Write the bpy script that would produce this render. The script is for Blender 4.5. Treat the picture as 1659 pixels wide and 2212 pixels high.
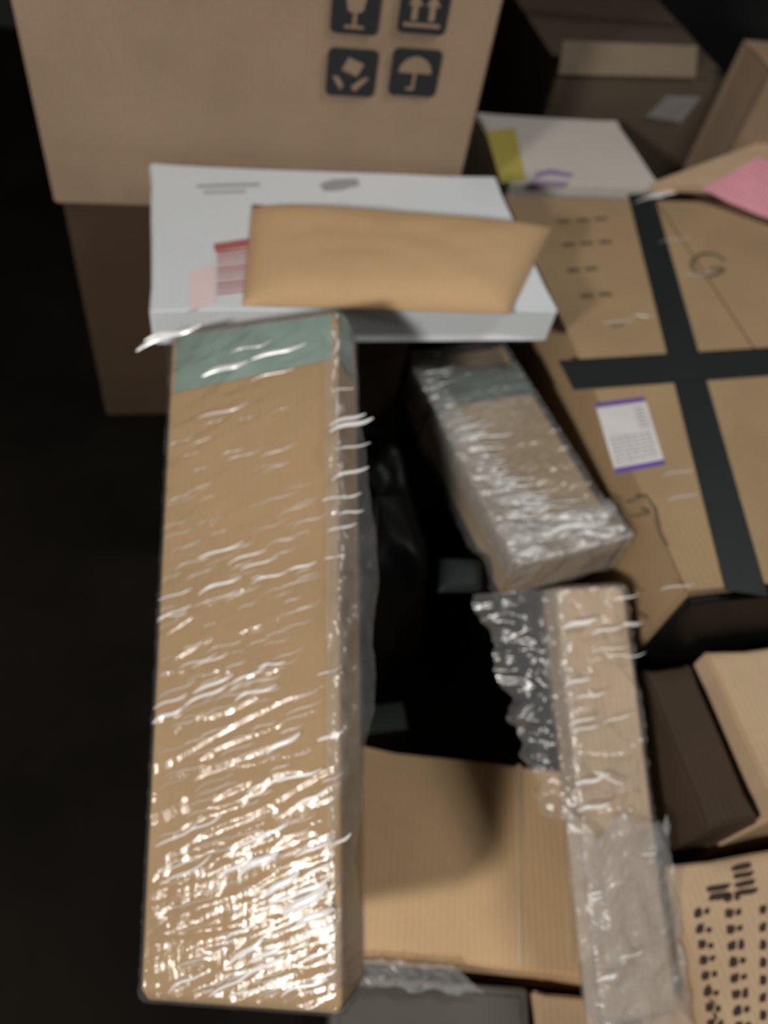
import bpy, bmesh, math, random
from mathutils import Vector, Matrix, noise
random.seed(7)
for o in list(bpy.data.objects): bpy.data.objects.remove(o, do_unlink=True)
S = bpy.context.scene; COL = S.collection

# ---------------------------------------------------------------- camera
FPX, CX, CY = 1662.0, 829.5, 1106.0
RW = Matrix(((0.97414, -0.05812, 0.21855), (-0.17657, -0.80123, 0.57171), (0.14250, -0.59573, -0.79081)))
CAM = Vector((0, 0, 1.5))
cam = bpy.data.cameras.new('camera'); cam_o = bpy.data.objects.new('camera', cam); COL.objects.link(cam_o)
cx_, cy_, cz_ = RW.col[0].normalized(), RW.col[1], RW.col[2].normalized()
cy_ = cz_.cross(cx_).normalized(); cx_ = cy_.cross(cz_)
M4 = Matrix((cx_, -cy_, -cz_)).transposed().to_4x4(); M4.translation = CAM
cam_o.matrix_world = M4
cam.sensor_fit = 'VERTICAL'; cam.sensor_height = 34.6; cam.lens = FPX / 2212 * 34.6; cam.clip_start = 0.01
cam.dof.use_dof = True; cam.dof.focus_distance = 0.62; cam.dof.aperture_fstop = 2.8      # focus missed: set too near
S.camera = cam_o
RC = Matrix((cx_, cy_, cz_)).transposed()

def ray(px, py): return RC @ Vector(((px - CX) / FPX, (py - CY) / FPX, 1.0))
def at(px, py, z):                      # where the line of sight meets a level surface
    d = ray(px, py); return CAM + d * ((z - CAM.z) / d.z)
def at_y(px, py, y):                    # ... an upright face parallel to x
    d = ray(px, py); return CAM + d * (y / d.y)
def at_p(px, py, p0, n):                # ... any plane
    d = ray(px, py); return CAM + d * ((p0 - CAM).dot(n) / d.dot(n))

# ---------------------------------------------------------------- light
w = bpy.data.worlds.new('world'); S.world = w; w.use_nodes = True
bg = w.node_tree.nodes['Background']; bg.inputs[0].default_value = (0.75, 0.85, 1.0, 1); bg.inputs[1].default_value = 0.02
def area(name, loc, target, size, power, col, size_y=None):
    l = bpy.data.lights.new(name, 'AREA'); l.energy = power; l.color = col; l.size = size
    if size_y: l.shape = 'RECTANGLE'; l.size_y = size_y
    o = bpy.data.objects.new(name, l); COL.objects.link(o); o.location = loc
    o.rotation_euler = (Vector(target) - Vector(loc)).to_track_quat('-Z', 'Y').to_euler(); return o
area('hall_lamp', (-1.62, -0.94, 1.92), (0.3, 0.7, 0.4), 0.24, 66, (1.0, 0.945, 0.88))
area('right_fill_light', (1.5, 0.7, 2.7), (0.7, 0.7, 0.4), 0.6, 27, (1.0, 0.965, 0.92))  # unseen fill light added to brighten the right-hand boxes
S.cycles.transparent_max_bounces = 24
S.view_settings.view_transform = 'Standard'; S.view_settings.look = 'None'
S.view_settings.gamma = 1.0; S.view_settings.use_curve_mapping = False; S.view_settings.exposure = 0.0

# ---------------------------------------------------------------- materials
def new_mat(name):
    m = bpy.data.materials.new(name); m.use_nodes = True; nt = m.node_tree
    return m, nt, nt.nodes['Principled BSDF'], nt.nodes['Material Output']
def sc(c, k): return tuple(min(1, v * k) for v in c) + (1,)
def card(name, c, rough=0.8, mott=0.10, flute=0.25):
    m, nt, b, out = new_mat(name); N, L = nt.nodes.new, nt.links.new
    tc = N('ShaderNodeTexCoord'); n1 = N('ShaderNodeTexNoise'); n1.inputs['Scale'].default_value = 5; n1.inputs['Detail'].default_value = 4
    n2 = N('ShaderNodeTexNoise'); n2.inputs['Scale'].default_value = 160; n2.inputs['Detail'].default_value = 3
    L(tc.outputs['Object'], n1.inputs['Vector']); L(tc.outputs['Object'], n2.inputs['Vector'])
    r = N('ShaderNodeValToRGB'); r.color_ramp.elements[0].position = 0.3; r.color_ramp.elements[1].position = 0.7
    r.color_ramp.elements[0].color = sc(c, 1 - mott); r.color_ramp.elements[1].color = sc(c, 1 + mott); L(n1.outputs['Fac'], r.inputs['Fac'])
    mx = N('ShaderNodeMixRGB'); mx.blend_type = 'OVERLAY'; mx.inputs['Fac'].default_value = 0.12
    L(r.outputs['Color'], mx.inputs[1]); L(n2.outputs['Color'], mx.inputs[2]); L(mx.outputs[0], b.inputs['Base Color'])
    wv = N('ShaderNodeTexWave'); wv.inputs['Scale'].default_value = 28; wv.inputs['Distortion'].default_value = 0.6; L(tc.outputs['Object'], wv.inputs['Vector'])
    ad = N('ShaderNodeMath'); ad.operation = 'MULTIPLY_ADD'; ad.inputs[1].default_value = 0.35; L(wv.outputs['Fac'], ad.inputs[0]); L(n1.outputs['Fac'], ad.inputs[2])
    bp = N('ShaderNodeBump'); bp.inputs['Strength'].default_value = flute; bp.inputs['Distance'].default_value = 0.004
    L(ad.outputs[0], bp.inputs['Height']); L(bp.outputs[0], b.inputs['Normal'])
    b.inputs['Roughness'].default_value = rough; b.inputs['Specular IOR Level'].default_value = 0.25
    return m
def plain(name, c, rough=0.5, spec=0.4, mott=0.06, bump=0.15, scale=14):
    m, nt, b, out = new_mat(name); N, L = nt.nodes.new, nt.links.new
    tc = N('ShaderNodeTexCoord'); n = N('ShaderNodeTexNoise'); n.inputs['Scale'].default_value = scale; n.inputs['Detail'].default_value = 5
    L(tc.outputs['Object'], n.inputs['Vector']); r = N('ShaderNodeValToRGB')
    r.color_ramp.elements[0].color = sc(c, 1 - mott); r.color_ramp.elements[1].color = sc(c, 1 + mott)
    r.color_ramp.elements[0].position = .3; r.color_ramp.elements[1].position = .7
    L(n.outputs['Fac'], r.inputs['Fac']); L(r.outputs[0], b.inputs['Base Color'])
    bp = N('ShaderNodeBump'); bp.inputs['Strength'].default_value = bump; bp.inputs['Distance'].default_value = 0.004
    L(n.outputs['Fac'], bp.inputs['Height']); L(bp.outputs[0], b.inputs['Normal'])
    b.inputs['Roughness'].default_value = rough; b.inputs['Specular IOR Level'].default_value = spec
    return m
def film_mat(name, tint, haze, rough, gloss=1.0, bump=0.5, stretch=(30, 9, 9), ior=1.45, white=.79):
    """clear plastic stretch film: see-through, shiny, faintly milky"""
    m, nt, b, out = new_mat(name); N, L = nt.nodes.new, nt.links.new; nt.nodes.remove(b)
    tc = N('ShaderNodeTexCoord'); mp = N('ShaderNodeMapping'); mp.inputs['Scale'].default_value = stretch; mp.inputs['Rotation'].default_value = (0, 0, math.radians(64))
    n = N('ShaderNodeTexNoise'); n.inputs['Scale'].default_value = 2.2; n.inputs['Detail'].default_value = 6; n.inputs['Distortion'].default_value = 0.6
    L(tc.outputs['Object'], mp.inputs[0]); L(mp.outputs[0], n.inputs['Vector'])
    bp = N('ShaderNodeBump'); bp.inputs['Strength'].default_value = bump; bp.inputs['Distance'].default_value = 0.01; L(n.outputs['Fac'], bp.inputs['Height'])
    tr = N('ShaderNodeBsdfTransparent'); tr.inputs[0].default_value = tint + (1,)
    gl = N('ShaderNodeBsdfGlossy'); gl.inputs['Roughness'].default_value = rough; gl.inputs[0].default_value = (gloss, gloss, gloss, 1); L(bp.outputs[0], gl.inputs['Normal'])
    df = N('ShaderNodeBsdfDiffuse'); df.inputs[0].default_value = (white, white, white, 1); L(bp.outputs[0], df.inputs['Normal'])
    m1 = N('ShaderNodeMixShader'); m1.inputs[0].default_value = haze; L(tr.outputs[0], m1.inputs[1]); L(df.outputs[0], m1.inputs[2])
    fr = N('ShaderNodeFresnel'); fr.inputs[0].default_value = ior; L(bp.outputs[0], fr.inputs['Normal'])
    mm = N('ShaderNodeMath'); mm.operation = 'MULTIPLY_ADD'; mm.inputs[1].default_value = .45; mm.inputs[2].default_value = .025; L(fr.outputs[0], mm.inputs[0])
    mi = N('ShaderNodeMath'); mi.operation = 'MINIMUM'; mi.inputs[1].default_value = .22; L(mm.outputs[0], mi.inputs[0])
    m2 = N('ShaderNodeMixShader'); L(mi.outputs[0], m2.inputs[0]); L(m1.outputs[0], m2.inputs[1]); L(gl.outputs[0], m2.inputs[2])
    L(m2.outputs[0], out.inputs[0]); return m

M = {}
M['kraft'] = card('kraft_board', (0.58, 0.395, 0.22))
M['kraft_warm'] = card('kraft_board_warm', (0.35, 0.225, 0.105))
M['kraft_pale'] = card('kraft_board_pale', (0.50, 0.36, 0.23))
M['kraft_grey'] = card('kraft_board_greyish', (0.27, 0.195, 0.132))
M['kraft_olive'] = card('kraft_board_olive', (0.32, 0.225, 0.125))
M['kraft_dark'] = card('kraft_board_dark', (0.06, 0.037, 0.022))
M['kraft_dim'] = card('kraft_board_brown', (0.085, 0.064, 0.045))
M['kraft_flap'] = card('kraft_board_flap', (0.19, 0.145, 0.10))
M['kraft_shadow'] = card('kraft_board_shade', (0.05, 0.032, 0.019))  # dark tone painted in place of shade beside the pale box
M['white'] = card('white_board', (0.61, 0.65, 0.68), 0.55, 0.03, 0.12)
M['whitegrey'] = card('grey_white_board', (0.52, 0.49, 0.45), 0.6, 0.04, 0.12)
M['mailer'] = card('kraft_paper', (0.50, 0.335, 0.18), 0.75, 0.06, 0.12)
M['black_tape'] = plain('black_tape', (0.012, 0.016, 0.016), 0.55, 0.25)
M['teal_tape'] = plain('teal_tape', (0.22, 0.31, 0.27), 0.22, 0.5, 0.12, 0.4, 20)
M['teal_dark'] = plain('dark_teal_tape', (0.075, 0.105, 0.09), 0.35, 0.4, 0.12, 0.4, 20)
M['clear_tape'] = plain('pale_tape', (0.56, 0.42, 0.27), 0.35, 0.4)
M['brown_tape'] = plain('brown_tape', (0.33, 0.225, 0.13), 0.4, 0.35)
M['ink'] = plain('dark_ink', (0.02, 0.022, 0.026), 0.7, 0.2)
M['ink_faint'] = plain('faint_ink', (0.13, 0.095, 0.055), 0.8, 0.2)
M['ink_brown'] = plain('brown_black_ink', (0.05, 0.033, 0.024), 0.8, 0.2)
M['print_gap'] = plain('unprinted_board', (0.24, 0.175, 0.12), 0.8, 0.2)
M['red'] = plain('red_ink', (0.36, 0.11, 0.10), 0.6, 0.3)
M['pinkish'] = plain('pale_pink_print', (0.72, 0.58, 0.58), 0.6, 0.3)
M['purple'] = plain('purple_ink', (0.105, 0.065, 0.30), 0.6, 0.3)
M['lilac'] = plain('lilac_ink', (0.25, 0.18, 0.34), 0.6, 0.3)
M['yellow'] = plain('yellow_sticker', (0.42, 0.36, 0.085), 0.6, 0.3)
M['label'] = plain('label_paper', (0.62, 0.60, 0.60), 0.5, 0.3)
M['greyink'] = plain('grey_ink', (0.30, 0.31, 0.32), 0.6, 0.3)
M['pink'] = plain('pink_film', (0.72, 0.33, 0.39), 0.3, 0.5)
M['shade_heap'] = plain('gap_shade_black', (0.0035, 0.004, 0.004), 0.45, 0.12, 0.2, 0.5, 9)  # near-black that stands in for shade: gap heap, block and front sheet
M['charcoal'] = plain('charcoal_pouch', (0.011, 0.015, 0.015), 0.6, 0.2)
M['darkgreen'] = plain('dark_green_pouch', (0.018, 0.026, 0.02), 0.6, 0.2)
M['greycase'] = plain('grey_case_plastic', (0.085, 0.08, 0.07), 0.5, 0.3)
M['floor'] = plain('dark_floor', (0.008, 0.0065, 0.0048), 0.85, 0.06, 0.35, 0.3, 3)
M['wall'] = plain('dark_wall', (0.03, 0.034, 0.032), 0.85, 0.15, 0.2, 0.2, 3)
M['film'] = film_mat('stretch_film', (0.985, 0.985, 0.985), 0.05, 0.10, gloss=.38, bump=.2)
M['film_loose'] = film_mat('loose_film', (0.96, 0.97, 0.97), 0.10, 0.2, 1.0, 0.6, (14, 10, 10))
M['film_milky'] = film_mat('milky_film', (0.93, 0.94, 0.94), 0.20, 0.25, 1.0, 0.6, (14, 10, 10))
M['fold_glint'] = film_mat('bunched_film', (0.95, 0.95, 0.95), 0.70, 0.18, 1.0, 0.02, ior=1.25, white=.95)  # whitened so the ridges read as highlight streaks; the film rope shares it
M['fold_glint_thin'] = film_mat('creased_film_glint', (0.97, 0.97, 0.97), 0.35, 0.18, 1.0, 0.02, ior=1.22, white=.95)  # paler than the film, so thin creases pass for glints

# ---------------------------------------------------------------- builders
def link(name, verts, faces, mat, parent=None, smooth=False):
    me = bpy.data.meshes.new(name); me.from_pydata([tuple(v) for v in verts], [], faces); me.update()
    if smooth:
        for p in me.polygons: p.use_smooth = True
    me.materials.append(mat)
    o = bpy.data.objects.new(name, me); COL.objects.link(o)
    if parent: o.parent = parent
    return o
def link_bm(name, bm, mat, parent=None, smooth=False):
    me = bpy.data.meshes.new(name); bmesh.ops.recalc_face_normals(bm, faces=bm.faces); bm.to_mesh(me); bm.free()
    if smooth:
        for p in me.polygons: p.use_smooth = True
    me.materials.append(mat); o = bpy.data.objects.new(name, me); COL.objects.link(o)
    if parent: o.parent = parent
    return o
def tag(o, label, cat, group=None, kind=None):
    o['label'] = label; o['category'] = cat
    if group: o['group'] = group
    if kind: o['kind'] = kind
    return o
def thing(name, label, cat, loc, rotz=0, mat3=None):
    o = bpy.data.objects.new(name, None); COL.objects.link(o); o.empty_display_size = 0.05
    if mat3: m = mat3.to_4x4(); m.translation = Vector(loc); o.matrix_world = m
    else: o.location = loc; o.rotation_euler = (0, 0, rotz)
    return tag(o, label, cat)
def box(name, x0, x1, y0, y1, z0, z1, mat, parent, bev=0.004, seg=2):
    bm = bmesh.new(); bmesh.ops.create_cube(bm, size=1)
    for v in bm.verts: v.co = Vector(((x0 + x1) / 2 + v.co.x * (x1 - x0), (y0 + y1) / 2 + v.co.y * (y1 - y0), (z0 + z1) / 2 + v.co.z * (z1 - z0)))
    if bev: bmesh.ops.bevel(bm, geom=bm.edges[:], offset=min(bev, .45 * min(x1 - x0, y1 - y0, z1 - z0)), segments=seg, affect='EDGES', profile=0.5)
    return link_bm(name, bm, mat, parent)
def carton(name, label, x0, x1, y0, y1, z0, z1, mat, yaw=0, seam=None, tape=None, tape_w=0.05, cat='box', dent=0.004):
    """corrugated carton: body, two top flaps meeting at a seam, tape over the seam; seam 'x' or 'y'"""
    cxm, cym = (x0 + x1) / 2, (y0 + y1) / 2
    t = thing(name, label, cat, (cxm, cym, z0), yaw)
    hx, hy, h = (x1 - x0) / 2, (y1 - y0) / 2, z1 - z0
    fl = 0.004 if seam else 0
    # body with slightly bowed panels
    bm = bmesh.new(); bmesh.ops.create_cube(bm, size=1)
    for v in bm.verts: v.co = Vector((v.co.x * 2 * hx, v.co.y * 2 * hy, (v.co.z + .5) * (h - fl)))
    bmesh.ops.bevel(bm, geom=bm.edges[:], offset=0.004, segments=2, affect='EDGES')
    bmesh.ops.subdivide_edges(bm, edges=[e for e in bm.edges if e.calc_length() > 0.05], cuts=6, use_grid_fill=True)
    off = Vector((cxm * 7, cym * 5, z1 * 3))
    for v in bm.verts:
        if v.co.z > 0.01:
            k = noise.noise(v.co * 6 + off) * dent
            inx = abs(abs(v.co.x) - hx) < 0.006; iny = abs(abs(v.co.y) - hy) < 0.006
            if inx and not iny: v.co.x += (k - dent * 1.1) * (1 if v.co.x > 0 else -1)
            elif iny and not inx: v.co.y += (k - dent * 1.1) * (1 if v.co.y > 0 else -1)
    link_bm('body', bm, mat, t)
    g = 0.002
    if seam == 'y':
        box('flap', -hx + .001, -g, -hy + .001, hy - .001, h - fl, h, mat, t, .0015, 1); box('flap', g, hx - .001, -hy + .001, hy - .001, h - fl, h, mat, t, .0015, 1)
        if tape: box('tape', -tape_w / 2, tape_w / 2, -hy - .0005, hy + .0005, h, h + .0009, tape, t, 0)
    elif seam == 'x':
        box('flap', -hx + .001, hx - .001, -hy + .001, -g, h - fl, h, mat, t, .0015, 1); box('flap', -hx + .001, hx - .001, g, hy - .001, h - fl, h, mat, t, .0015, 1)
        if tape: box('tape', -hx - .0005, hx + .0005, -tape_w / 2, tape_w / 2, h, h + .0009, tape, t, 0)
    return t
def to_local(t, p):
    m = Matrix.LocRotScale(t.location, t.rotation_euler, None) if t.rotation_mode == 'XYZ' else t.matrix_world
    return m.inverted() @ p
def decal(name, t, pts, n, mat, thick=0.0008, lift=0.0):
    """a thin printed patch or sticker whose outline (world points) lies on a face of thing t"""
    n = n.normalized(); k = len(pts)
    a = [to_local(t, p + n * lift) for p in pts]; b = [to_local(t, p + n * (lift + thick)) for p in pts]
    faces = [tuple(range(k, 2 * k))] + [(i, (i + 1) % k, k + (i + 1) % k, k + i) for i in range(k)]
    return link(name, a + b, faces, mat, t)
def multi_decal(name, t, polys, n, mat, thick=0.0008, lift=0.0):
    n = n.normalized(); V, F = [], []
    for pts in polys:
        k = len(pts); s = len(V)
        V += [to_local(t, p + n * lift) for p in pts] + [to_local(t, p + n * (lift + thick)) for p in pts]
        F += [tuple(range(s + k, s + 2 * k))] + [(s + i, s + (i + 1) % k, s + k + (i + 1) % k, s + k + i) for i in range(k)]
    return link(name, V, F, mat, t)
UP = Vector((0, 0, 1))

def rounded_slab(name, hx, hy, z0, z1, mat, parent, ny=70, rad=0.012, fn=None, grow=0.0, nt=44):
    """closed carton shape with soft edges: a rounded rectangle swept along y; fn(x,y) adds relief on top and sides"""
    V, F = [], []; hz = (z1 - z0) / 2; zc = (z0 + z1) / 2
    ring = []                                             # (x, z, normal x, normal z)
    X, Z, r = hx + grow, hz + grow, rad
    for cx, cz, a0 in ((X - r, Z - r, 0), (-X + r, Z - r, 90), (-X + r, -Z + r, 180), (X - r, -Z + r, 270)):
        for k in range(7):
            a = math.radians(a0 + 15 * k); ring.append((cx + r * math.cos(a), cz + r * math.sin(a), math.cos(a), math.sin(a)))
        if a0 == 0: ring += [(X - r - (2 * X - 2 * r) * k / nt, Z, 0, 1) for k in range(1, nt)]
        if a0 == 90: ring += [(-X, Z - r - (2 * Z - 2 * r) * k / 10, -1, 0) for k in range(1, 10)]
        if a0 == 270: ring += [(X, -Z + r + (2 * Z - 2 * r) * k / 10, 1, 0) for k in range(1, 10)]
    K = len(ring)
    for j in range(ny + 1):
        y = -hy - grow + 2 * (hy + grow) * j / ny
        dy = (hy + grow) - abs(y); ins = rad - math.sqrt(max(0, rad * rad - max(0, rad - dy) ** 2))
        for (x, z, nx, nz) in ring:
            f = fn(x, y) if nz > .3 else fn(z * 3 + 5, y) * .6
            f = f if nz > -.2 else 0
            V.append((x - math.copysign(min(ins, abs(x)), x) + nx * f, y, zc + z - math.copysign(min(ins, abs(z)), z) + nz * f))
    for j in range(ny):
        for i in range(K):
            a, b = j * K + i, j * K + (i + 1) % K
            F.append((a, b, b + K, a + K))
    F.append(tuple(range(K - 1, -1, -1))); F.append(tuple(ny * K + i for i in range(K)))
    return link(name, V, F, mat, parent, True)

def clip_seg(t, p0, p1, hx, hy):
    """keep a crease on the face of thing t (local |x| < hx, |y| < hy)"""
    mi = t.matrix_world.inverted() if t.get('m') else Matrix.LocRotScale(t.location, t.rotation_euler, None).inverted()
    a, b = mi @ p0, mi @ p1; t0, t1 = 0.0, 1.0
    for q, lim in ((0, hx), (1, hy)):
        d = b[q] - a[q]
        for sg in (1, -1):
            if abs(d) < 1e-9:
                if sg * a[q] > lim: return None
                continue
            tt = (sg * lim - a[q]) / d
            if sg * d > 0: t1 = min(t1, tt)
            else: t0 = max(t0, tt)
    if t1 - t0 < .2: return None
    return p0.lerp(p1, t0), p0.lerp(p1, t1)
def clip_all(t, fs, hx, hy):
    out = []
    for a, b, wd in fs:
        c = clip_seg(t, a, b, hx, hy)
        if c: out.append((c[0], c[1], wd))
    return out

def fold_mesh(name, t, segs, n, mat, kind=None, jitter=0.35):
    """pale film creases, mostly standing in for highlight streaks: tapering, slightly S-shaped raised ridges; segs = (p0, p1, width) in world points"""
    V, F = [], []; n = n.normalized()
    inv = lambda p: to_local(t, p) if t.rotation_mode == 'XYZ' and not t.get('m') else t.matrix_world.inverted() @ p
    for p0, p1, wd in segs:
        d = p1 - p0; L = d.length
        if L < 1e-5: continue
        side = n.cross(d).normalized(); s = len(V); K = 12
        bend = L * 0.045 * random.uniform(.6, 1.3); arch = L * random.uniform(-.04, .05)
        for j in range(K + 1):
            u = j / K
            c = p0 + d * u + side * (bend * math.sin(2 * math.pi * (u - .5)) * -.8 + arch * math.sin(math.pi * u))
            ww = wd * (0.25 + 0.75 * (1 - abs(2 * u - 1) ** 3)) * .5
            for q, hgt in ((-1, 0), (-.5, .55), (0, .8), (.5, .55), (1, 0)):
                V.append(inv(c + side * ww * q + n * (ww * hgt * .6 + .0010)))
        for j in range(K):
            for q in range(4):
                a = s + j * 5 + q; F.append((a, a + 1, a + 6, a + 5))
    o = link(name, V, F, mat, t, True)
    if kind: o['kind'] = kind
    return o
def sheet(name, t, P, nu, nv, relief, mat, thick=0.0006, kind=None):
    """a loose sheet of film: bilinear (or any) patch P(u,v) in world space plus relief along its normal"""
    V, F = [], []
    for j in range(nv + 1):
        for i in range(nu + 1):
            u, v = i / nu, j / nv
            p = P(u, v); e = 1e-3
            n = (P(min(1, u + e), v) - P(max(0, u - e), v)).cross(P(u, min(1, v + e)) - P(u, max(0, v - e)))
            n = n.normalized() if n.length > 0 else UP
            V.append((t.matrix_world.inverted() if t.get('m') else Matrix.LocRotScale(t.location, t.rotation_euler, None).inverted()) @ (p + n * relief(u, v)))
    for j in range(nv):
        for i in range(nu):
            a = j * (nu + 1) + i; F.append((a, a + 1, a + nu + 2, a + nu + 1))
    o = link(name, V, F, mat, t, True)
    return o
def bil(a, b, c, d):
    return lambda u, v: a * (1 - u) * (1 - v) + b * u * (1 - v) + c * u * v + d * (1 - u) * v

# ================================================================ SETTING
def struct(o): o['kind'] = 'structure'; return o
struct(link('floor', [(-3, -2, 0), (4.2, -2, 0), (4.2, 3.6, 0), (-3, 3.6, 0), (-3, -2, -.1), (4.2, -2, -.1), (4.2, 3.6, -.1), (-3, 3.6, -.1)],
     [(0, 1, 2, 3), (7, 6, 5, 4), (0, 4, 5, 1), (1, 5, 6, 2), (2, 6, 7, 3), (3, 7, 4, 0)], M['floor']))
struct(link('wall_back', [(-3, 3.6, 0), (4.2, 3.6, 0), (4.2, 3.6, 3), (-3, 3.6, 3), (-3, 3.7, 0), (4.2, 3.7, 0), (4.2, 3.7, 3), (-3, 3.7, 3)],
     [(3, 2, 1, 0), (4, 5, 6, 7), (0, 1, 5, 4), (1, 2, 6, 5), (2, 3, 7, 6), (3, 0, 4, 7)], M['wall']))

# ================================================================ BIG STACK AT THE BACK
YA = 1.425
xr = at_y(1030, 245, YA).x
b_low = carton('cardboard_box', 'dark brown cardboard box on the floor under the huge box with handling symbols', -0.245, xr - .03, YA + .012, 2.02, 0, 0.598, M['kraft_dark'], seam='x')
b_big = carton('cardboard_box', 'huge brown cardboard box with four black handling symbols, on a dark brown box', -0.258, xr, YA, 2.05, 0.598, 1.32, M['kraft_grey'], seam='x', tape=M['brown_tape'])
FRONT = Vector((0, -1, 0))
def sym(px0, px1, py0, py1, kind):
    c0, c1 = at_y((px0 + px1) / 2, py0, YA), at_y((px0 + px1) / 2, py1, YA)
    l, r_ = at_y(px0, (py0 + py1) / 2, YA), at_y(px1, (py0 + py1) / 2, YA)
    x0, x1, z1, z0 = l.x, r_.x, c0.z, c1.z; wd, h = x1 - x0, z1 - z0; rd = .14 * min(wd, h)
    pt = lambda u, v: Vector((x0 + u * wd, YA - .0005, z0 + v * h))
    ring = []
    for (qx, qz, a0) in ((x1 - rd, z1 - rd, 0), (x0 + rd, z1 - rd, 90), (x0 + rd, z0 + rd, 180), (x1 - rd, z0 + rd, 270)):
        for k in range(5):
            a = math.radians(a0 + 22.5 * k); ring.append(Vector((qx + rd * math.cos(a), YA - .0005, qz + rd * math.sin(a))))
    bk = decal('handling_symbol', b_big, ring, FRONT, M['ink'], .0008)
    polys = []
    arc = lambda cx, cy, rx, ry, a0, a1, n=10: [pt(cx + rx * math.cos(math.radians(a0 + (a1 - a0) * k / n)), cy + ry * math.sin(math.radians(a0 + (a1 - a0) * k / n))) for k in range(n + 1)]
    if kind == 'arrows':
        polys += [[pt(.12, .16), pt(.88, .16), pt(.88, .24), pt(.12, .24)]]
        for c in (.32, .68):
            polys += [[pt(c - .06, .3), pt(c + .06, .3), pt(c + .06, .62), pt(c - .06, .62)], [pt(c - .15, .62), pt(c + .15, .62), pt(c, .88)]]
    elif kind == 'umbrella':
        polys += [arc(.5, .5, .34, .34, 0, 180), [pt(.47, .2), pt(.53, .2), pt(.53, .5), pt(.47, .5)], [pt(.36, .14), pt(.53, .14), pt(.53, .2), pt(.36, .2)]]
    elif kind == 'glass':
        polys += [[pt(.28, .86), pt(.34, .52), pt(.5, .44), pt(.66, .52), pt(.72, .86)], [pt(.46, .2), pt(.54, .2), pt(.54, .46), pt(.46, .46)], [pt(.3, .13), pt(.7, .13), pt(.7, .2), pt(.3, .2)]]
    else:   # a pair of cupped shapes holding a slanted carton
        polys += [[pt(.3, .56), pt(.62, .44), pt(.74, .7), pt(.42, .82)], [pt(.12, .42), pt(.24, .42), pt(.36, .24), pt(.3, .14)], [pt(.88, .42), pt(.76, .42), pt(.52, .22), pt(.6, .12)]]
    ic = multi_decal('symbol_icon', b_big, polys, FRONT, M['print_gap'], .0006, .0010)
    ic.parent = bk
sym(715, 820, -28, 74, 'glass'); sym(862, 968, -28, 74, 'arrows')
sym(705, 812, 104, 208, 'hands'); sym(843, 948, 104, 208, 'umbrella')

# carton that carries the white one
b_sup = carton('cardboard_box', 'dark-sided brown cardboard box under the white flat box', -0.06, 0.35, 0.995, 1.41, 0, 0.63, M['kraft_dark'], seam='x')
ZC = 0.70
b_white = carton('white_box', 'flat white cardboard box with red print under a kraft padded mailer', -0.075, 0.605, 0.985, 1.405, 0.63, ZC, M['white'], seam=None)
Wp = lambda px, py: at(px, py, ZC)
# red barcode-like print, faint grey print
bars = []
for k in range(9):
    y0 = 545 + k * 11
    bars.append([Wp(468, y0), Wp(538, y0 - 8), Wp(539, y0 - 2 - k % 3), Wp(469, y0 + 6 - k % 3)])
multi_decal('red_print', b_white, bars, UP, M['red'])
decal('red_band', b_white, [Wp(462, 527), Wp(540, 515), Wp(541, 533), Wp(464, 544)], UP, M['red'])
decal('pale_pink_patch', b_white, [Wp(408, 590), Wp(462, 570), Wp(466, 655), Wp(412, 672)], UP, M['pinkish'])
for pg in ([[Wp(425, 400), Wp(560, 396), Wp(561, 402), Wp(426, 406)], [Wp(440, 414), Wp(530, 411), Wp(531, 416), Wp(441, 419)],
    [Wp(690, 398), Wp(720, 388), Wp(770, 386), Wp(778, 400), Wp(735, 412), Wp(700, 414)]]): decal('grey_print', b_white, pg, UP, M['greyink'])
# kraft padded mailer on the white box
def pillow(name, parent, corners, z, hgt, mat, n=22, wr=0.004):
    """soft padded envelope: four corners on a level surface, swollen in the middle, thin sealed rim"""
    a, b, c, d = corners; P = bil(a, b, c, d); V, F = [], []
    for side in (1, 0):
        for j in range(n + 1):
            for i in range(n + 1):
                u, v = i / n, j / n; p = P(u, v)
                e = (1 - abs(2 * u - 1) ** 5) * (1 - abs(2 * v - 1) ** 5)
                q = p.copy()
                q.z = z + .0015 + (0.002 + hgt * e ** .7 + wr * noise.noise(p * 22) * e if side else 0)
                V.append(to_local(parent, q))
    N1 = (n + 1) ** 2
    for j in range(n):
        for i in range(n):
            k = j * (n + 1) + i; F.append((k, k + 1, k + n + 2, k + n + 1)); k += N1; F.append((k + n + 1, k + n + 2, k + 1, k))
    ed = [i for i in range(n + 1)] + [j * (n + 1) + n for j in range(1, n + 1)] + [n * (n + 1) + i for i in range(n - 1, -1, -1)] + [j * (n + 1) for j in range(n - 1, 0, -1)]
    for k in range(len(ed)):
        x, y = ed[k], ed[(k + 1) % len(ed)]; F.append((y, x, x + N1, y + N1))
    return link(name, V, F, mat, parent, True)
zc2 = ZC + .012
cn = [at(525, 648, zc2), at(1105, 668, zc2), at(1195, 482, zc2), at(545, 432, zc2)]
ml = thing('padded_mailer', 'golden kraft paper padded mailer lying on the white box', 'mailer', ((cn[0] + cn[2]) / 2).to_tuple()[:2] + (ZC,))
pl = pillow('envelope', ml, cn, ZC, 0.034, M['mailer'])
P_ = bil(*cn)
fl_ = [P_(0.02, .02), P_(.98, .02), P_(.98, .18), P_(.02, .24)]
cr = [P_(.35, .03), P_(.362, .03), P_(.362, .97), P_(.35, .97)]

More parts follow.
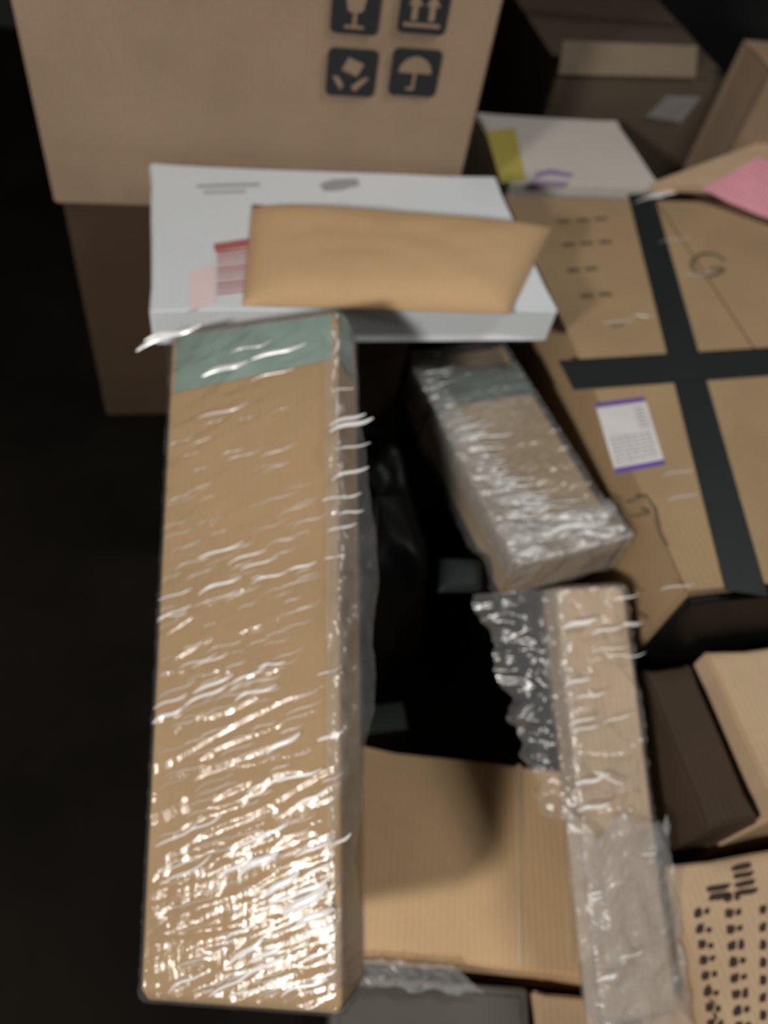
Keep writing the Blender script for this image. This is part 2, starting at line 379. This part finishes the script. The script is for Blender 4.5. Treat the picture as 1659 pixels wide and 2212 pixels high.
# ================================================================ RIGHT SIDE: BOX WITH BLACK TAPE
ZG = 0.60
g = carton('cardboard_box', 'large brown cardboard box strapped with crossing bands of black tape', 0.676, 1.44, 0.475, 1.505, 0, ZG, M['kraft_olive'], yaw=0, seam='y')
Gp = lambda px, py: at(px, py, ZG)
def band(px_pts, wd, name, mat, lift):
    p0, p1 = Gp(*px_pts[0]), Gp(*px_pts[1]); d = (p1 - p0).normalized(); s = UP.cross(d) * wd / 2
    return decal(name, g, [p0 - s, p1 - s, p1 + s, p0 + s], UP, mat, .0012, lift)
band([(1385, 424), (1612, 1282)], .066, 'black_tape', M['black_tape'], .0002)
band([(1222, 812), (1720, 778)], .075, 'black_tape', M['black_tape'], .0016)
# shipping label (its square code is left out)
lb = [(1285, 872), (1392, 858), (1437, 1004), (1330, 1024)]
la, lbb, lc, ld = [Gp(*p) for p in lb]; LP = bil(ld, lc, lbb, la)
base = decal('shipping_label', g, [la, lbb, lc, ld][::-1], UP, M['label'], .0006)
for v0 in (.0, .93): decal('purple_bar', g, [LP(0, v0), LP(1, v0), LP(1, v0 + .07), LP(0, v0 + .07)], UP, M['purple'], .0004, .0007).parent = base
lines = []
for k in range(7):
    v = .13 + k * .055; x = .08
    while x < .86:
        l_ = random.uniform(.05, .16); lines.append([LP(x, v), LP(min(.92, x + l_), v), LP(min(.92, x + l_), v + .022), LP(x, v + .022)]); x += l_ + .035
for k in range(6):
    v = .56 + k * .055; lines.append([LP(.72, v), LP(.92, v), LP(.92, v + .02), LP(.72, v + .02)])
lp = multi_decal('label_print', g, lines, UP, M['greyink'], .0004, .0007); lp.parent = base; lp['kind'] = 'stuff'
# faint ink on the board
def stroke(px_list, wd):
    pts = [Gp(*p) for p in px_list]; L_, R_ = [], []
    for k, p in enumerate(pts):
        d = (pts[min(k + 1, len(pts) - 1)] - pts[max(k - 1, 0)]).normalized(); sd = UP.cross(d) * wd / 2; L_.append(p + sd); R_.append(p - sd)
    return [[R_[k], R_[k + 1], L_[k + 1], L_[k]] for k in range(len(pts) - 1)]
ringpx = [(1530 + 36 * math.cos(math.radians(a)), 572 + 24 * math.sin(math.radians(a))) for a in range(20, 341, 20)]
multi_decal('ring_mark', g, stroke(ringpx, .010) + stroke([(1535, 580), (1565, 580)], .010), UP, M['ink_faint'], .0004)
polys = []
for (x, y, n) in ((1205, 480, 3), (1215, 530, 3), (1225, 585, 2), (1255, 640, 2)):
    for k in range(n): polys += stroke([(x + k * 40, y - k * 3), (x + k * 40 + 26, y - 2 - k * 3)], .012)
polys += stroke([(1352, 1085), (1395, 1070), (1415, 1100), (1425, 1150), (1440, 1180)], .007) + stroke([(1350, 700), (1320, 706)], .005) + stroke([(1360, 1115), (1400, 1110)], .006)
multi_decal('faint_print', g, polys, UP, M['ink_faint'], .0005, .0004)['kind'] = 'stuff'
# clear film pulled over this box: its highlights drawn as pale creases
gf = []
for a, b in (((1420, 528), (1490, 514)), ((1300, 702), (1370, 688)), ((1365, 682), (1412, 682)), ((1430, 1030), (1500, 1014)), ((1440, 1082), (1510, 1064)), ((1425, 1275), (1500, 1262)), ((1470, 600), (1540, 588))):
    gf.append((Gp(*a), Gp(*b), .004))
fold_mesh('highlight_creases', g, gf, UP, M['fold_glint_thin'])['kind'] = 'stuff'
gf = []
for k in range(7): gf.append((Gp(1368 + k * 9, 442 - k * 3), Gp(1450 + k * 12, 412 - k * 2), .0045))
fold_mesh('film_bunch_glint', g, gf, UP, M['fold_glint'])['kind'] = 'stuff'

# white-grey box behind it
n_ = carton('white_box', 'greyish white box with a yellow sticker and purple print', 0.705, 1.10, 1.555, 1.875, 0, 0.60, M['whitegrey'])
Np = lambda px, py: at(px, py, 0.60)
decal('yellow_sticker', n_, [Np(1050, 285), Np(1112, 276), Np(1136, 388), Np(1082, 396)], UP, M['yellow'])
multi_decal('purple_print', n_, [[Np(1150, 385), Np(1160, 372), Np(1190, 366), Np(1238, 376), Np(1236, 384), Np(1190, 378)], [Np(1140, 398), Np(1150, 390), Np(1228, 394), Np(1226, 400)]], UP, M['lilac'])

# kraft pad and pink bubble wrap at the far right corner of the taped box
zk = 0.606
kp = [at(1400, 408, zk), at(1660, 308, zk), at(1700, 356, zk), at(1530, 414, zk)]
pad = thing('kraft_pad', 'bent kraft cardboard strip under pink bubble wrap on the taped box', 'cardboard', (kp[0].x, kp[0].y, .601))
decal('strip', pad, kp, UP, M['kraft_pale'], .018, -.004)
pz = 0.63
pk = [at(1530, 408, pz), at(1640, 470, pz), at(1740, 560, pz), at(1700, 318, pz)]
pb = thing('bubble_wrap', 'pink bubble wrap sheet on the back corner of the taped box', 'bubble wrap', (pk[0].x, pk[0].y, .602))
pc = [at(1515, 410, pz), at(1720, 500, pz - .02), at(1760, 390, pz), at(1640, 338, pz + .005)]
PP = bil(*pc)
def prel(u, v): return .006 * noise.noise(Vector((u * 5, v * 5, 3))) 
sheet('sheet', pb, PP, 20, 20, prel, M['pink'])
V, F = [], []
for i in range(18):
    for j in range(10):
        u, v = (i + .5 + .5 * (j % 2)) / 18.6, (j + .5) / 10
        c = PP(u, v) + UP * (prel(u, v) * 1 + .0005); r = .0052; s = len(V)
        for a in range(3):
            for k in range(8):
                ph = a * math.pi / 6; V.append(to_local(pb, c + Vector((r * math.cos(ph) * math.cos(k * math.pi / 4), r * math.cos(ph) * math.sin(k * math.pi / 4), r * .7 * math.sin(ph)))))
        V.append(to_local(pb, c + UP * r * .7))
        for a in range(2):
            for k in range(8): F.append((s + a * 8 + k, s + a * 8 + (k + 1) % 8, s + a * 8 + 8 + (k + 1) % 8, s + a * 8 + 8 + k))
        for k in range(8): F.append((s + 16 + k, s + 16 + (k + 1) % 8, s + 24))
bb = link('bubbles', V, F, M['pink'], pb, True); bb['kind'] = 'stuff'

# dim boxes in the background, top right
YO = 1.93
oz = at_y(1340, 152, YO).z; ox0, ox1 = at_y(1190, 200, YO).x, at_y(1560, 200, YO).x
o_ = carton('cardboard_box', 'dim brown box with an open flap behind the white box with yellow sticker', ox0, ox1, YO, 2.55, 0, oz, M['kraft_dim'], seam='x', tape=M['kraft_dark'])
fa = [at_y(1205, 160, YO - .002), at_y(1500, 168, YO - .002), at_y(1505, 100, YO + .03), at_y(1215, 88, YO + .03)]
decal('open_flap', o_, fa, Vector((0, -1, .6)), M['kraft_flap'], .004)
po = [at_y(1395, 250, YO - .003), at_y(1470, 262, YO - .003), at_y(1512, 208, YO - .003), at_y(1440, 205, YO - .003)]
decal('clear_pouch', o_, po, FRONT, M['film_milky'], .001, .004)
YR = 1.75
rx0 = at_y(1625, 240, YR).x; rz = at_y(1655, 150, YR).z 
r_ = carton('cardboard_box', 'tall pinkish brown cardboard box behind the pink bubble wrap', rx0, rx0 + .55, YR, 1.915, 0, rz, M['kraft_grey'], seam='x', tape=M['brown_tape'])

# ================================================================ LONG WRAPPED BOX (LEANING)
ey = Vector((0.088, 0.918, 0.386)).normalized(); ex = Vector((0.90, -0.24, 0.36)); ex = (ex - ey * ex.dot(ey)).normalized(); en = ex.cross(ey).normalized()
EC = Vector((0.036, 0.497, 0.565)); EL, EW, ET = 0.905, 0.262, 0.10
ER = Matrix((ex, ey, en)).transposed()
e = thing('wrapped_box', 'long brown cardboard box with a teal tape end, wrapped in shiny clear film', 'wrapped box', (0, 0, 0), 0, ER)
m = ER.to_4x4(); m.translation = EC - en * ET; e.matrix_world = m; e['m'] = 1; 
bpy.context.view_layer.update()
EI = e.matrix_world.inverted()
to_local_std = to_local
def to_local(t, p):
    if t.get('m'): return t.matrix_world.inverted() @ p
    return to_local_std(t, p)
rounded_slab('carton', EW / 2, EL / 2, 0, ET, M['kraft_warm'], e, rad=.006, fn=lambda x, y: 0)
Ep = lambda px, py: at_p(px, py, EC, en)
def local(px, py): return EI @ Ep(px, py)
# teal tape over the far end (top, end and both sides)
ty0 = local(560, 812).y; hy, hx = EL / 2, EW / 2
skew = 0.012
V, F = [], []
prof = [(-hx - .002, ET * .25), (-hx - .002, ET - .012), (-hx + .010, ET + .002), (0, ET + .0025), (hx - .010, ET + .002), (hx + .002, ET - .012), (hx + .002, ET * .25)]
for k, (x, z) in enumerate(prof): V += [(x, ty0 + skew * x / hx, z), (x, hy - .012, z), (x, hy + .003, z - .012 if z > ET * .5 else z)]
for k in range(len(prof) - 1):
    for q in range(2): F.append((k * 3 + q, k * 3 + 3 + q, k * 3 + 4 + q, k * 3 + 1 + q))
link('teal_tape', V, F, M['teal_tape'], e, True)
DX, DY = 1.0, 0.42
def wrk(x, y):
    a = (x * DX + y * DY); b = (-x * DY + y * DX)
    r1 = 1 - abs(noise.noise(Vector((a * 7, b * 34, .3)))) * 2
    r2 = 1 - abs(noise.noise(Vector((a * 12, b * 75, 4.3)))) * 2
    low = 0.5 + 0.5 * noise.noise(Vector((x * 6, y * 4, 9)))
    return max(0, r1) ** 3 * .0034 * low + max(0, r2) ** 3 * .0010
film = rounded_slab('stretch_film', EW / 2, EL / 2, 0, ET, M['film'], e, ny=300, rad=.011, fn=wrk, grow=.004, nt=84)
segs = [((488, 708), (578, 684), .010), ((500, 766), (590, 738), .006), ((440, 816), (540, 782), .020), ((545, 780), (664, 745), .013), ((430, 905), (540, 872), .007),
 ((545, 826), (640, 798), .006), ((430, 1208), (530, 1170), .008), ((495, 1222), (580, 1187), .006), ((522, 1233), (605, 1202), .005), ((432, 1286), (526, 1246), .010), ((545, 1264), (625, 1234), .007),
 ((625, 1234), (687, 1214), .007), ((320, 1357), (420, 1306), .006), ((322, 1345), (410, 1318), .005), ((335, 1302), (420, 1270), .006), ((418, 1444), (498, 1410), .005), ((390, 1444), (474, 1410), .004),
 ((420, 1498), (508, 1456), .010), ((326, 1536), (410, 1498), .006), ((306, 1577), (400, 1528), .013), ((400, 1528), (500, 1476), .009), ((500, 1480), (584, 1430), .007), ((510, 1515), (602, 1478), .008), ((560, 1445), (620, 1428), .006),
 ((578, 1626), (652, 1582), .016), ((535, 1712), (624, 1672), .008), ((340, 1828), (430, 1778), .006), ((400, 1800), (482, 1760), .006), ((350, 1910), (460, 1845), .006), ((336, 1890), (420, 1848), .004),
 ((545, 1818), (628, 1774), .010), ((505, 1840), (590, 1800), .006), ((640, 1740), (714, 1698), .008), ((600, 1690), (700, 1658), .009), ((475, 1892), (550, 1846), .014), ((520, 1890), (605, 1838), .024),
 ((575, 1935), (650, 1880), .022), ((580, 1955), (655, 1918), .010), ((615, 1975), (710, 1910), .030), ((630, 1940), (715, 1890), .016), ((650, 1905), (720, 1860), .012), ((500, 2078), (575, 2018), .016), ((540, 2078), (620, 2030), .014),
 ((482, 2036), (556, 1992), .008), ((650, 2030), (724, 1988), .014), ((655, 2075), (728, 2040), .010), ((640, 2000), (724, 1960), .022), ((520, 2120), (618, 2062), .012), ((455, 2150), (550, 2090), .008), ((365, 2145), (445, 2096), .007),
 ((395, 2196), (480, 2140), .007), ((510, 2166), (588, 2118), .007), ((585, 2198), (655, 2156), .006), ((610, 2150), (712, 2110), .010), ((680, 2120), (730, 2090), .008), ((470, 2170), (540, 2126), .005), ((640, 1850), (718, 1812), .008)]
fs = [(Ep(*a) + en * .004, Ep(*b) + en * .004, wd * .42) for a, b, wd in segs]
fs = clip_all(e, fs, EW / 2 - .002, EL / 2 - .012)
fold_mesh('highlight_folds', e, fs, en, M['fold_glint'])['kind'] = 'stuff'  # white ridges laid where highlights streak across the film
fs = []
for k in range(230):
    px = random.uniform(345, 650); py = 850 + 1330 * random.random() ** .75; l_ = random.uniform(30, 85)
    if px + l_ > 722: continue
    fs.append((Ep(px, py) + en * .003, Ep(px + l_, py - l_ * random.uniform(.36, .52)) + en * .003, random.uniform(.0008, .0022)))
fs = clip_all(e, fs, EW / 2 - .004, EL / 2 - .014)
fold_mesh('fine_highlight_creases', e, fs, en, M['fold_glint_thin'])['kind'] = 'stuff'
# loose ruffled film standing off the right-hand edge
def ruff(u, v):
    env = math.sin(math.pi * u) ** .5
    return (.010 * noise.noise(Vector((u * 3 + v * 3, v * 22, 1))) + .006 * noise.noise(Vector((u * 4, v * 60, 2)))) * (.3 + .7 * env)
def erow(v):
    y = -EL * .47 + v * EL * .93
    bulge = .026 + .030 * max(0, math.sin((v - .12) * 3.4)) ** 2 * (v > .12) + .012 * noise.noise(Vector((v * 9, 0, 0)))
    return y, bulge
def EP(u, v):
    y, bu = erow(v); x = EW / 2 - .016 + u * bu; z = ET + .004 + .012 * math.sin(math.pi * u) - .05 * u * u
    return e.matrix_world @ Vector((x, y, z))
sheet('loose_film', e, EP, 10, 150, ruff, M['film_loose'])
fs = []
for a, b, wd in (((716, 938), (806, 902), .014), ((716, 925), (790, 893), .010), ((725, 975), (800, 955), .005), ((720, 1042), (796, 1008), .009), ((700, 1085), (780, 1064), .007), ((735, 1115), (785, 1102), .006), ((712, 1150), (770, 1130), .006),
  ((705, 1210), (745, 1196), .005), ((690, 1460), (735, 1440), .004), ((690, 1600), (742, 1578), .010), ((700, 1690), (740, 1668), .004), ((715, 1830), (758, 1800), .008), ((722, 850), (765, 838), .004)):
    fs.append((Ep(*a) + en * .008, Ep(*b) - en * .002, wd * .5))
fold_mesh('highlight_folds', e, fs, en, M['fold_glint'])['kind'] = 'stuff'
# bunched rope of film trailing off the far left corner
fold_mesh('film_rope', e, [(Ep(300, 762) + en * .006, Ep(440, 706) + en * .006, .010), (Ep(318, 742) + en * .008, Ep(420, 716) + en * .008, .006)], en, M['fold_glint'])
# carton that props it up
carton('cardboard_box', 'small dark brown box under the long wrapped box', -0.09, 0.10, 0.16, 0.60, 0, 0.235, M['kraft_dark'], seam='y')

# ================================================================ WRAPPED BOX BESIDE THE TAPED BOX
ck = thing('gap_shade_block', 'black block added to keep the gap dark, under a film-wrapped box', 'shade_filler', (0.513, 0.825, 0), math.radians(10))  # black block added so the gap stays dark; also props the box above
box('body', -.092, .092, -.226, .226, 0, .425, M['shade_heap'], ck, .006)
box('rim', -.097, .097, -.231, .231, .426, .4445, M['shade_heap'], ck, .004)
for q in range(5): box('shade_block_rib', -.095, -.0925, -.2 + q * .1 - .006, -.2 + q * .1 + .006, .02, .42, M['shade_heap'], ck, 0)

ZH = 0.545
h = carton('wrapped_box', 'brown box with a dark teal tape band, in clear film on a black filler block', 0.413, 0.613, 0.590, 1.060, ZH - .1, ZH, M['kraft_olive'], yaw=math.radians(10), seam=None, cat='wrapped box')
Hp = lambda px, py: at(px, py, ZH)
p0, p1 = Hp(905, 808), Hp(1245, 786); d = (p1 - p0).normalized(); s = UP.cross(d) * .036
hx_ = .10; hyy = .235
hz_ = .1
ta = [Vector((-hx_ - .001, .10, hz_)), Vector((hx_ + .001, .10, hz_)), Vector((hx_ + .001, .185, hz_)), Vector((-hx_ - .001, .185, hz_))]
link('teal_tape', [v + UP * .0003 for v in ta] + [v + UP * .0013 for v in ta] , [(4, 5, 6, 7), (0, 1, 5, 4), (1, 2, 6, 5), (2, 3, 7, 6), (3, 0, 4, 7)], M['teal_dark'], h)
# bunched, whitish film: a strip along the left edge and one over the near end
def strip_left(u, v):
    y = hyy - .03 - v * (2 * hyy - .03); a = u * 1.0
    x = -hx_ - .012 + .012 * math.cos(a * 3) + max(0, a - .45) * (.10 + .04 * v); z = hz_ + .010 - (.45 - a) * .13 * (a < .45)
    return Matrix.LocRotScale(h.location, h.rotation_euler, None) @ Vector((x, y, z))
sheet('bunched_film', h, strip_left, 20, 150, lambda u, v: .004 * noise.noise(Vector((u * 3, v * 30, 21))) + .003 * noise.noise(Vector((u * 4, v * 70, 22))), M['film_milky'])
def strip_near(u, v):
    x = -hx_ - .006 + v * (2 * hx_ + .012); a = u
    y = -hyy - .008 + max(0, a - .5) * .16; z = hz_ + .011 - (.5 - a) * .19 * (a < .5)
    return Matrix.LocRotScale(h.location, h.rotation_euler, None) @ Vector((x, y, z))
sheet('bunched_film', h, strip_near, 24, 60, lambda u, v: .005 * noise.noise(Vector((u * 12, v * 4, 31))) + .003 * noise.noise(Vector((u * 30, v * 8, 32))), M['film_milky'])
def wrh(x, y):
    r1 = 1 - abs(noise.noise(Vector((x * 6, (y + x * .3) * 42, 7.3)))) * 2
    return max(0, r1) ** 3 * .0025
HS = bil(Vector((0, 0, 0)), Vector((1, 0, 0)), Vector((1, 1, 0)), Vector((0, 1, 0)))
HM = Matrix.LocRotScale(h.location, h.rotation_euler, None)
HSGN = -1
def HP(u, v):       # film from the right edge over the top, round the left edge and down the side
    s_ = u * .32; y = -hyy - .008 + v * (2 * hyy + .016)
    if s_ < 2 * hx_ - .01: x, z = hx_ - s_, hz_ + .004
    else:
        q = s_ - (2 * hx_ - .01); a = min(q / .03, math.pi / 2); r = .019
        x = -hx_ + .01 - r * math.sin(a) ; z = hz_ + .004 - r * (1 - math.cos(a)) - max(0, q - .03 * math.pi / 2)
    return HM @ Vector((x, y, z))
sheet('stretch_film', h, HP, 60, 160, lambda u, v: -(wrh(u, v) * -1 - .0035 - .0015 * noise.noise(Vector((u * 5, v * 26, 2)))) * HSGN, M['film_loose'])
fs = []
for k in range(34):
    u = k / 33; cx0, cy0 = 915 + 235 * u, 805 + 375 * u
    if .12 < u < .28: continue
    x0 = cx0 - 15 + random.uniform(-12, 12); l_ = random.uniform(55, 100)
    fs.append((Hp(x0, cy0 + random.uniform(-8, 8)) + UP * .006, Hp(x0 + l_, cy0 - l_ * .22 + random.uniform(-4, 4)) + UP * .006, random.uniform(.0018, .005)))
for k in range(26):
    x0, y0 = random.uniform(1060, 1300), 0
    u = (x0 - 1060) / 240; y0 = 1085 + 95 * u + random.uniform(-45, 35); l_ = random.uniform(50, 90)
    fs.append((Hp(x0, y0) + UP * .006, Hp(x0 + l_, y0 - l_ * .2) + UP * .006, random.uniform(.0018, .0045)))
for a, b, wd in (((900, 818), (982, 795), .007), ((935, 775), (1000, 752), .006), ((1180, 1165), (1310, 1130), .014), ((1240, 1160), (1370, 1160), .012)):
    fs.append((Hp(*a) + UP * .007, Hp(*b) + UP * .007, wd))
fs = clip_all(h, fs, hx_ - .003, hyy - .006)
fold_mesh('highlight_folds', h, fs, UP, M['fold_glint'])['kind'] = 'stuff'

# ================================================================ NARROW WRAPPED BOX LEANING ON IT
fy = Vector((0.0, 0.56, 0.30)).normalized(); fx = Vector((1, 0, 0)); fn_ = fx.cross(fy)
FR = Matrix((fx, fy, fn_)).transposed()
F0, F1 = Vector((0.562, -0.02, 0.235)), Vector((0.583, 0.548, 0.505))
fy = (F1 - F0).normalized(); fx = (Vector((1, 0, 0)) - fy * fy.x).normalized(); fn_ = fx.cross(fy)
FR = Matrix((fx, fy, fn_)).transposed()
FL, FW, FT = (F1 - F0).length, 0.118, 0.06
FC = (F0 + F1) / 2
fb = thing('wrapped_box', 'narrow brown box in milky crumpled film leaning beside the text-printed box', 'wrapped box', (0, 0, 0), 0, FR)
m = FR.to_4x4(); m.translation = FC - fn_ * FT; fb.matrix_world = m; fb['m'] = 1
bpy.context.view_layer.update()
rounded_slab('carton', FW / 2, FL / 2, 0, FT, M['kraft_pale'], fb, rad=.006, fn=lambda x, y: 0)
def wrf(x, y):
    r1 = 1 - abs(noise.noise(Vector((x * 14, (y + x * .4) * 34, 11.3)))) * 2
    return max(0, r1) ** 3 * .005 + .003 * noise.noise(Vector((x * 30, y * 14, 1)))
rounded_slab('stretch_film', FW / 2, FL / 2, 0, FT, M['film_loose'], fb, ny=200, rad=.014, fn=wrf, grow=.005)
Fp = lambda px, py: at_p(px, py, FC, fn_)
# loose film flap spread out over the dark gap, to the left of the narrow box
f_in = [Fp(1290, 1650), Fp(1290, 1230)]
def FP(u, v):
    # v: near -> far along the box, u: from box edge outwards (left, sagging)
    y = -.03 + v * (FL / 2 + .03); x = -FW / 2 + .012 - u * (.055 + .075 * v + .022 * noise.noise(Vector((v * 7, .3, 5))) + .008 * noise.noise(Vector((v * 24, .3, 6)))); z = FT + .004 - .05 * u * u
    return fb.matrix_world @ Vector((x, y, z))
sheet('loose_film', fb, FP, 24, 80, lambda u, v: .007 * noise.noise(Vector((u * 4, v * 11, 5))) + .003 * noise.noise(Vector((u * 8, v * 40, 6))), M['film_loose'])
def FP2(u, v):
    y = -FL / 2 - .02 + v * (FL / 2 - .02 + .045 * noise.noise(Vector((u * 4, .5, 3))) + .02 * noise.noise(Vector((u * 13, 1.5, 3)))); x = -FW / 2 - .028 + u * (FW + .045); z = FT + .010 + .014 * math.sin(math.pi * u)
    return fb.matrix_world @ Vector((x, y, z))
sheet('crumpled_film', fb, FP2, 30, 90, lambda u, v: .010 * noise.noise(Vector((u * 5, v * 9, 8))) + .004 * noise.noise(Vector((u * 12, v * 24, 9))), M['film_milky'])
fs = []
for a, b, wd in (((1175, 1245), (1250, 1222), .006), ((1190, 1262), (1275, 1238), .007), ((1270, 1225), (1345, 1198), .007), ((1230, 1240), (1310, 1220), .008), ((1310, 1298), (1385, 1282), .006),
  ((1208, 1358), (1275, 1338), .016), ((1330, 1352), (1380, 1345), .012), ((1265, 1372), (1330, 1354), .007), ((1200, 1484), (1262, 1466), .008), ((1232, 1508), (1296, 1492), .006), ((1208, 1568), (1272, 1548), .006),
  ((1215, 1582), (1280, 1566), .005), ((1290, 1560), (1350, 1540), .004), ((1235, 1750), (1303, 1731), .009), ((1230, 1692), (1290, 1675), .010), ((1275, 1672), (1335, 1690), .006), ((1228, 1940), (1287, 1918), .006), ((1230, 1950), (1288, 1930), .005),
  ((1318, 2066), (1372, 2046), .006), ((1370, 1842), (1402, 1836), .004), ((1300, 1420), (1380, 1410), .004), ((1265, 2112), (1320, 2094), .010), ((1270, 1410), (1340, 1398), .004)):
    fs.append((Fp(*a) + fn_ * .018, Fp(*b) + fn_ * .018, wd * .55))
fs = clip_all(fb, fs, FW / 2 + .012, FL / 2 - .01)
fold_mesh('highlight_folds', fb, fs, fn_, M['fold_glint'])['kind'] = 'stuff'

# ================================================================ BETWEEN AND IN FRONT
ZI = 0.155
i_ = carton('cardboard_box', 'low brown cardboard box between the two leaning wrapped boxes', 0.19, 0.61, 0.085, 0.415, 0, ZI, M['kraft'], seam=None, yaw=math.radians(-14))
decal('tape', i_, [at(1118, 2085, ZI), at(1126, 2085, ZI), at(1126, 1652, ZI), at(1116, 1652, ZI)], UP, M['clear_tape'], .001, .0004)
decal('tape', i_, [at(1228, 2080, ZI), at(1240, 2080, ZI), at(1236, 1662, ZI), at(1226, 1662, ZI)], UP, M['clear_tape'], .001, .0004)

# black heap added to stand in for the shade in the gap
def shade_heap(name, label, c, rx, ry, rz, mat):
    t = thing(name, label, 'shade_heap', (c[0], c[1], 0))
    V, F = [], []; NU, NV = 48, 20
    for j in range(NV + 1):
        ph = (j / NV) * math.pi / 2
        for i in range(NU):
            a = 2 * math.pi * i / NU; ca, sa = math.cos(a), math.sin(a)
            q = 4.0; k = (abs(ca) ** q + abs(sa) ** q) ** (-1 / q)
            r = math.cos(ph) ** .45; d = Vector((ca, sa, ph))
            wr = 1 + .05 * noise.noise(d * 3) + .02 * noise.noise(d * 9)
            V.append((rx * ca * k * r * wr, ry * sa * k * r * wr, rz * (math.sin(ph) ** .8) * (1 + .12 * noise.noise(Vector((ca * r * 3, sa * r * 3, 1))) * math.sin(ph))))
    for j in range(NV):
        for i in range(NU): F.append((j * NU + i, j * NU + (i + 1) % NU, (j + 1) * NU + (i + 1) % NU, (j + 1) * NU + i))
    F.append(tuple(range(NU - 1, -1, -1)))
    link('heap_body', V, F, mat, t, True)
    # gathered neck of the added shade heap
    V, F = [], []
    for j in range(5):
        for i in range(12):
            a = 2 * math.pi * i / 12; r = (.03, .018, .012, .02, .03)[j] * (1 + .25 * (i % 2)); V.append((r * math.cos(a), r * math.sin(a) + .12, rz * .93 + j * .012))
    for j in range(4):
        for i in range(12): F.append((j * 12 + i, j * 12 + (i + 1) % 12, j * 12 + 12 + (i + 1) % 12, j * 12 + 12 + i))
    link('gathered_neck', V, F, mat, t, True)
    return t
shade_heap('gap_shade_heap', 'black heap added to keep the gap between the wrapped boxes dark', (0.272, 0.755), 0.105, 0.19, 0.50, M['shade_heap'])
def flat_pouch(name, label, pts, z, hgt, mat):
    t = thing(name, label, 'pouch', ((pts[0] + pts[2]) / 2).to_tuple()[:2] + (z,))
    pillow('pouch', t, pts, z, hgt, mat, 12, .003); return t
zq = 0.47
flat_pouch('charcoal_pouch', 'small charcoal grey pouch lying on the black heap', [at(945, 1282, zq), at(1040, 1280, zq), at(1040, 1215, zq), at(950, 1208, zq)], zq, .014, M['charcoal'])
dg = thing('dark_green_box', 'small dark green box between the black heap and the low box', 'box', (0.27, 0.512, 0))
box('body', -.06, .06, -.026, .026, 0, .12, M['darkgreen'], dg, .003)
box('lid', -.062, .062, -.028, .028, .12, .14, M['darkgreen'], dg, .003)
# right edge boxes
carton('cardboard_box', 'dark narrow box added in place of the shade beside the plain pale box', 0.672, 0.762, 0.185, 0.44, 0, 0.41, M['kraft_shadow'])  # added box whose dark colour paints the shade left of the pale box
sh = thing('shade_panel', 'black sheet standing in for the shade on the front of the taped box', 'sheet', (1.05, .467, 0), 0)  # black panel added where the front face is only in shadow
box('shade_slab', -.37, .37, -.006, .006, 0, .585, M['shade_heap'], sh, .003)

k_ = carton('cardboard_box', 'plain pale brown cardboard box in front of the taped box', 0.775, 1.262, 0.185, 0.445, 0, 0.44, M['kraft_pale'])
k2 = carton('cardboard_box', 'pale brown cardboard box printed with columns of dark marks', 0.645, 1.19, -0.29, 0.165, 0, 0.30, M['kraft_pale'])
Kp = lambda px, py: at(px, py, 0.30)
marks = []
def mark(px, py, wpx, hpx):
    a0 = random.uniform(0, 6); marks.append([Kp(px + wpx * .56 * (abs(math.cos(a)) ** .6) * math.copysign(1, math.cos(a)) * (1 + .12 * math.sin(3 * a + a0)), py - hpx * .54 * (abs(math.sin(a)) ** .6) * math.copysign(1, math.sin(a)) * (1 + .12 * math.cos(2 * a + a0)) - (math.cos(a)) * wpx * .12) for a in [q * math.pi / 6 for q in range(12)]])
for k in range(8):
    y = 1972 + k * 34; 
    mark(1508 + k * 4, y, 16, 19); mark(1527 + k * 4, y + random.choice((-4, 3)), 11, 12)
for k in range(9):
    y = 1938 + k * 35
    mark(1572 + k * 3, y, 17, 20); mark(1592 + k * 3, y - 3, 12, 13 if k % 3 else 20)
for k, y in enumerate((1872, 1890, 1908, 1926)):
    mark(1602 + k * 4, y, 40, 14); 
    if k > 1: mark(1545 + k * 3, y + 10, 46, 15)
for k in range(7): mark(1648, 1965 + k * 38, 14, 20)
multi_decal('printed_marks', k2, marks, UP, M['ink_brown'], .0005)

zj = 0.10
j_ = thing('grey_case', 'dark grey flat case with a film scrap, in front of the low box', 'case', (0.27, -0.035, 0), math.radians(-13))
jw = .155
box('body', -jw, jw, -.125, .125, 0, zj - .02, M['greycase'], j_, .006)
box('lid', -jw - .002, jw + .002, -.127, .127, zj - .019, zj, M['greycase'], j_, .006)
box('rim', -jw + .012, jw - .012, -.113, .113, zj, zj + .003, M['greycase'], j_, .0015)
JS = bil(at(735, 2125, .14), at(1050, 2150, .125), at(980, 2085, .175), at(740, 2070, .175))
sheet('film_scrap', j_, JS, 36, 20, lambda u, v: .010 * noise.noise(Vector((u * 7, v * 5, 15))) + .006 * noise.noise(Vector((u * 16, v * 10, 16))), M['film_milky'])
l_ = carton('cardboard_box', 'small flat brown cardboard box with two dark ink spots', 0.428, 0.578, -0.215, 0.035, 0, 0.10, M['kraft_pale'], yaw=math.radians(-13))
spot = []
for cxp, cyp, r in ((1283, 2166, 12), (1316, 2176, 9)):
    spot.append([at(cxp + r * math.cos(-a * math.pi / 5), cyp + r * .8 * math.sin(-a * math.pi / 5), .10) for a in range(10)])
multi_decal('ink_spots', l_, spot, UP, M['ink_brown'], .0005)
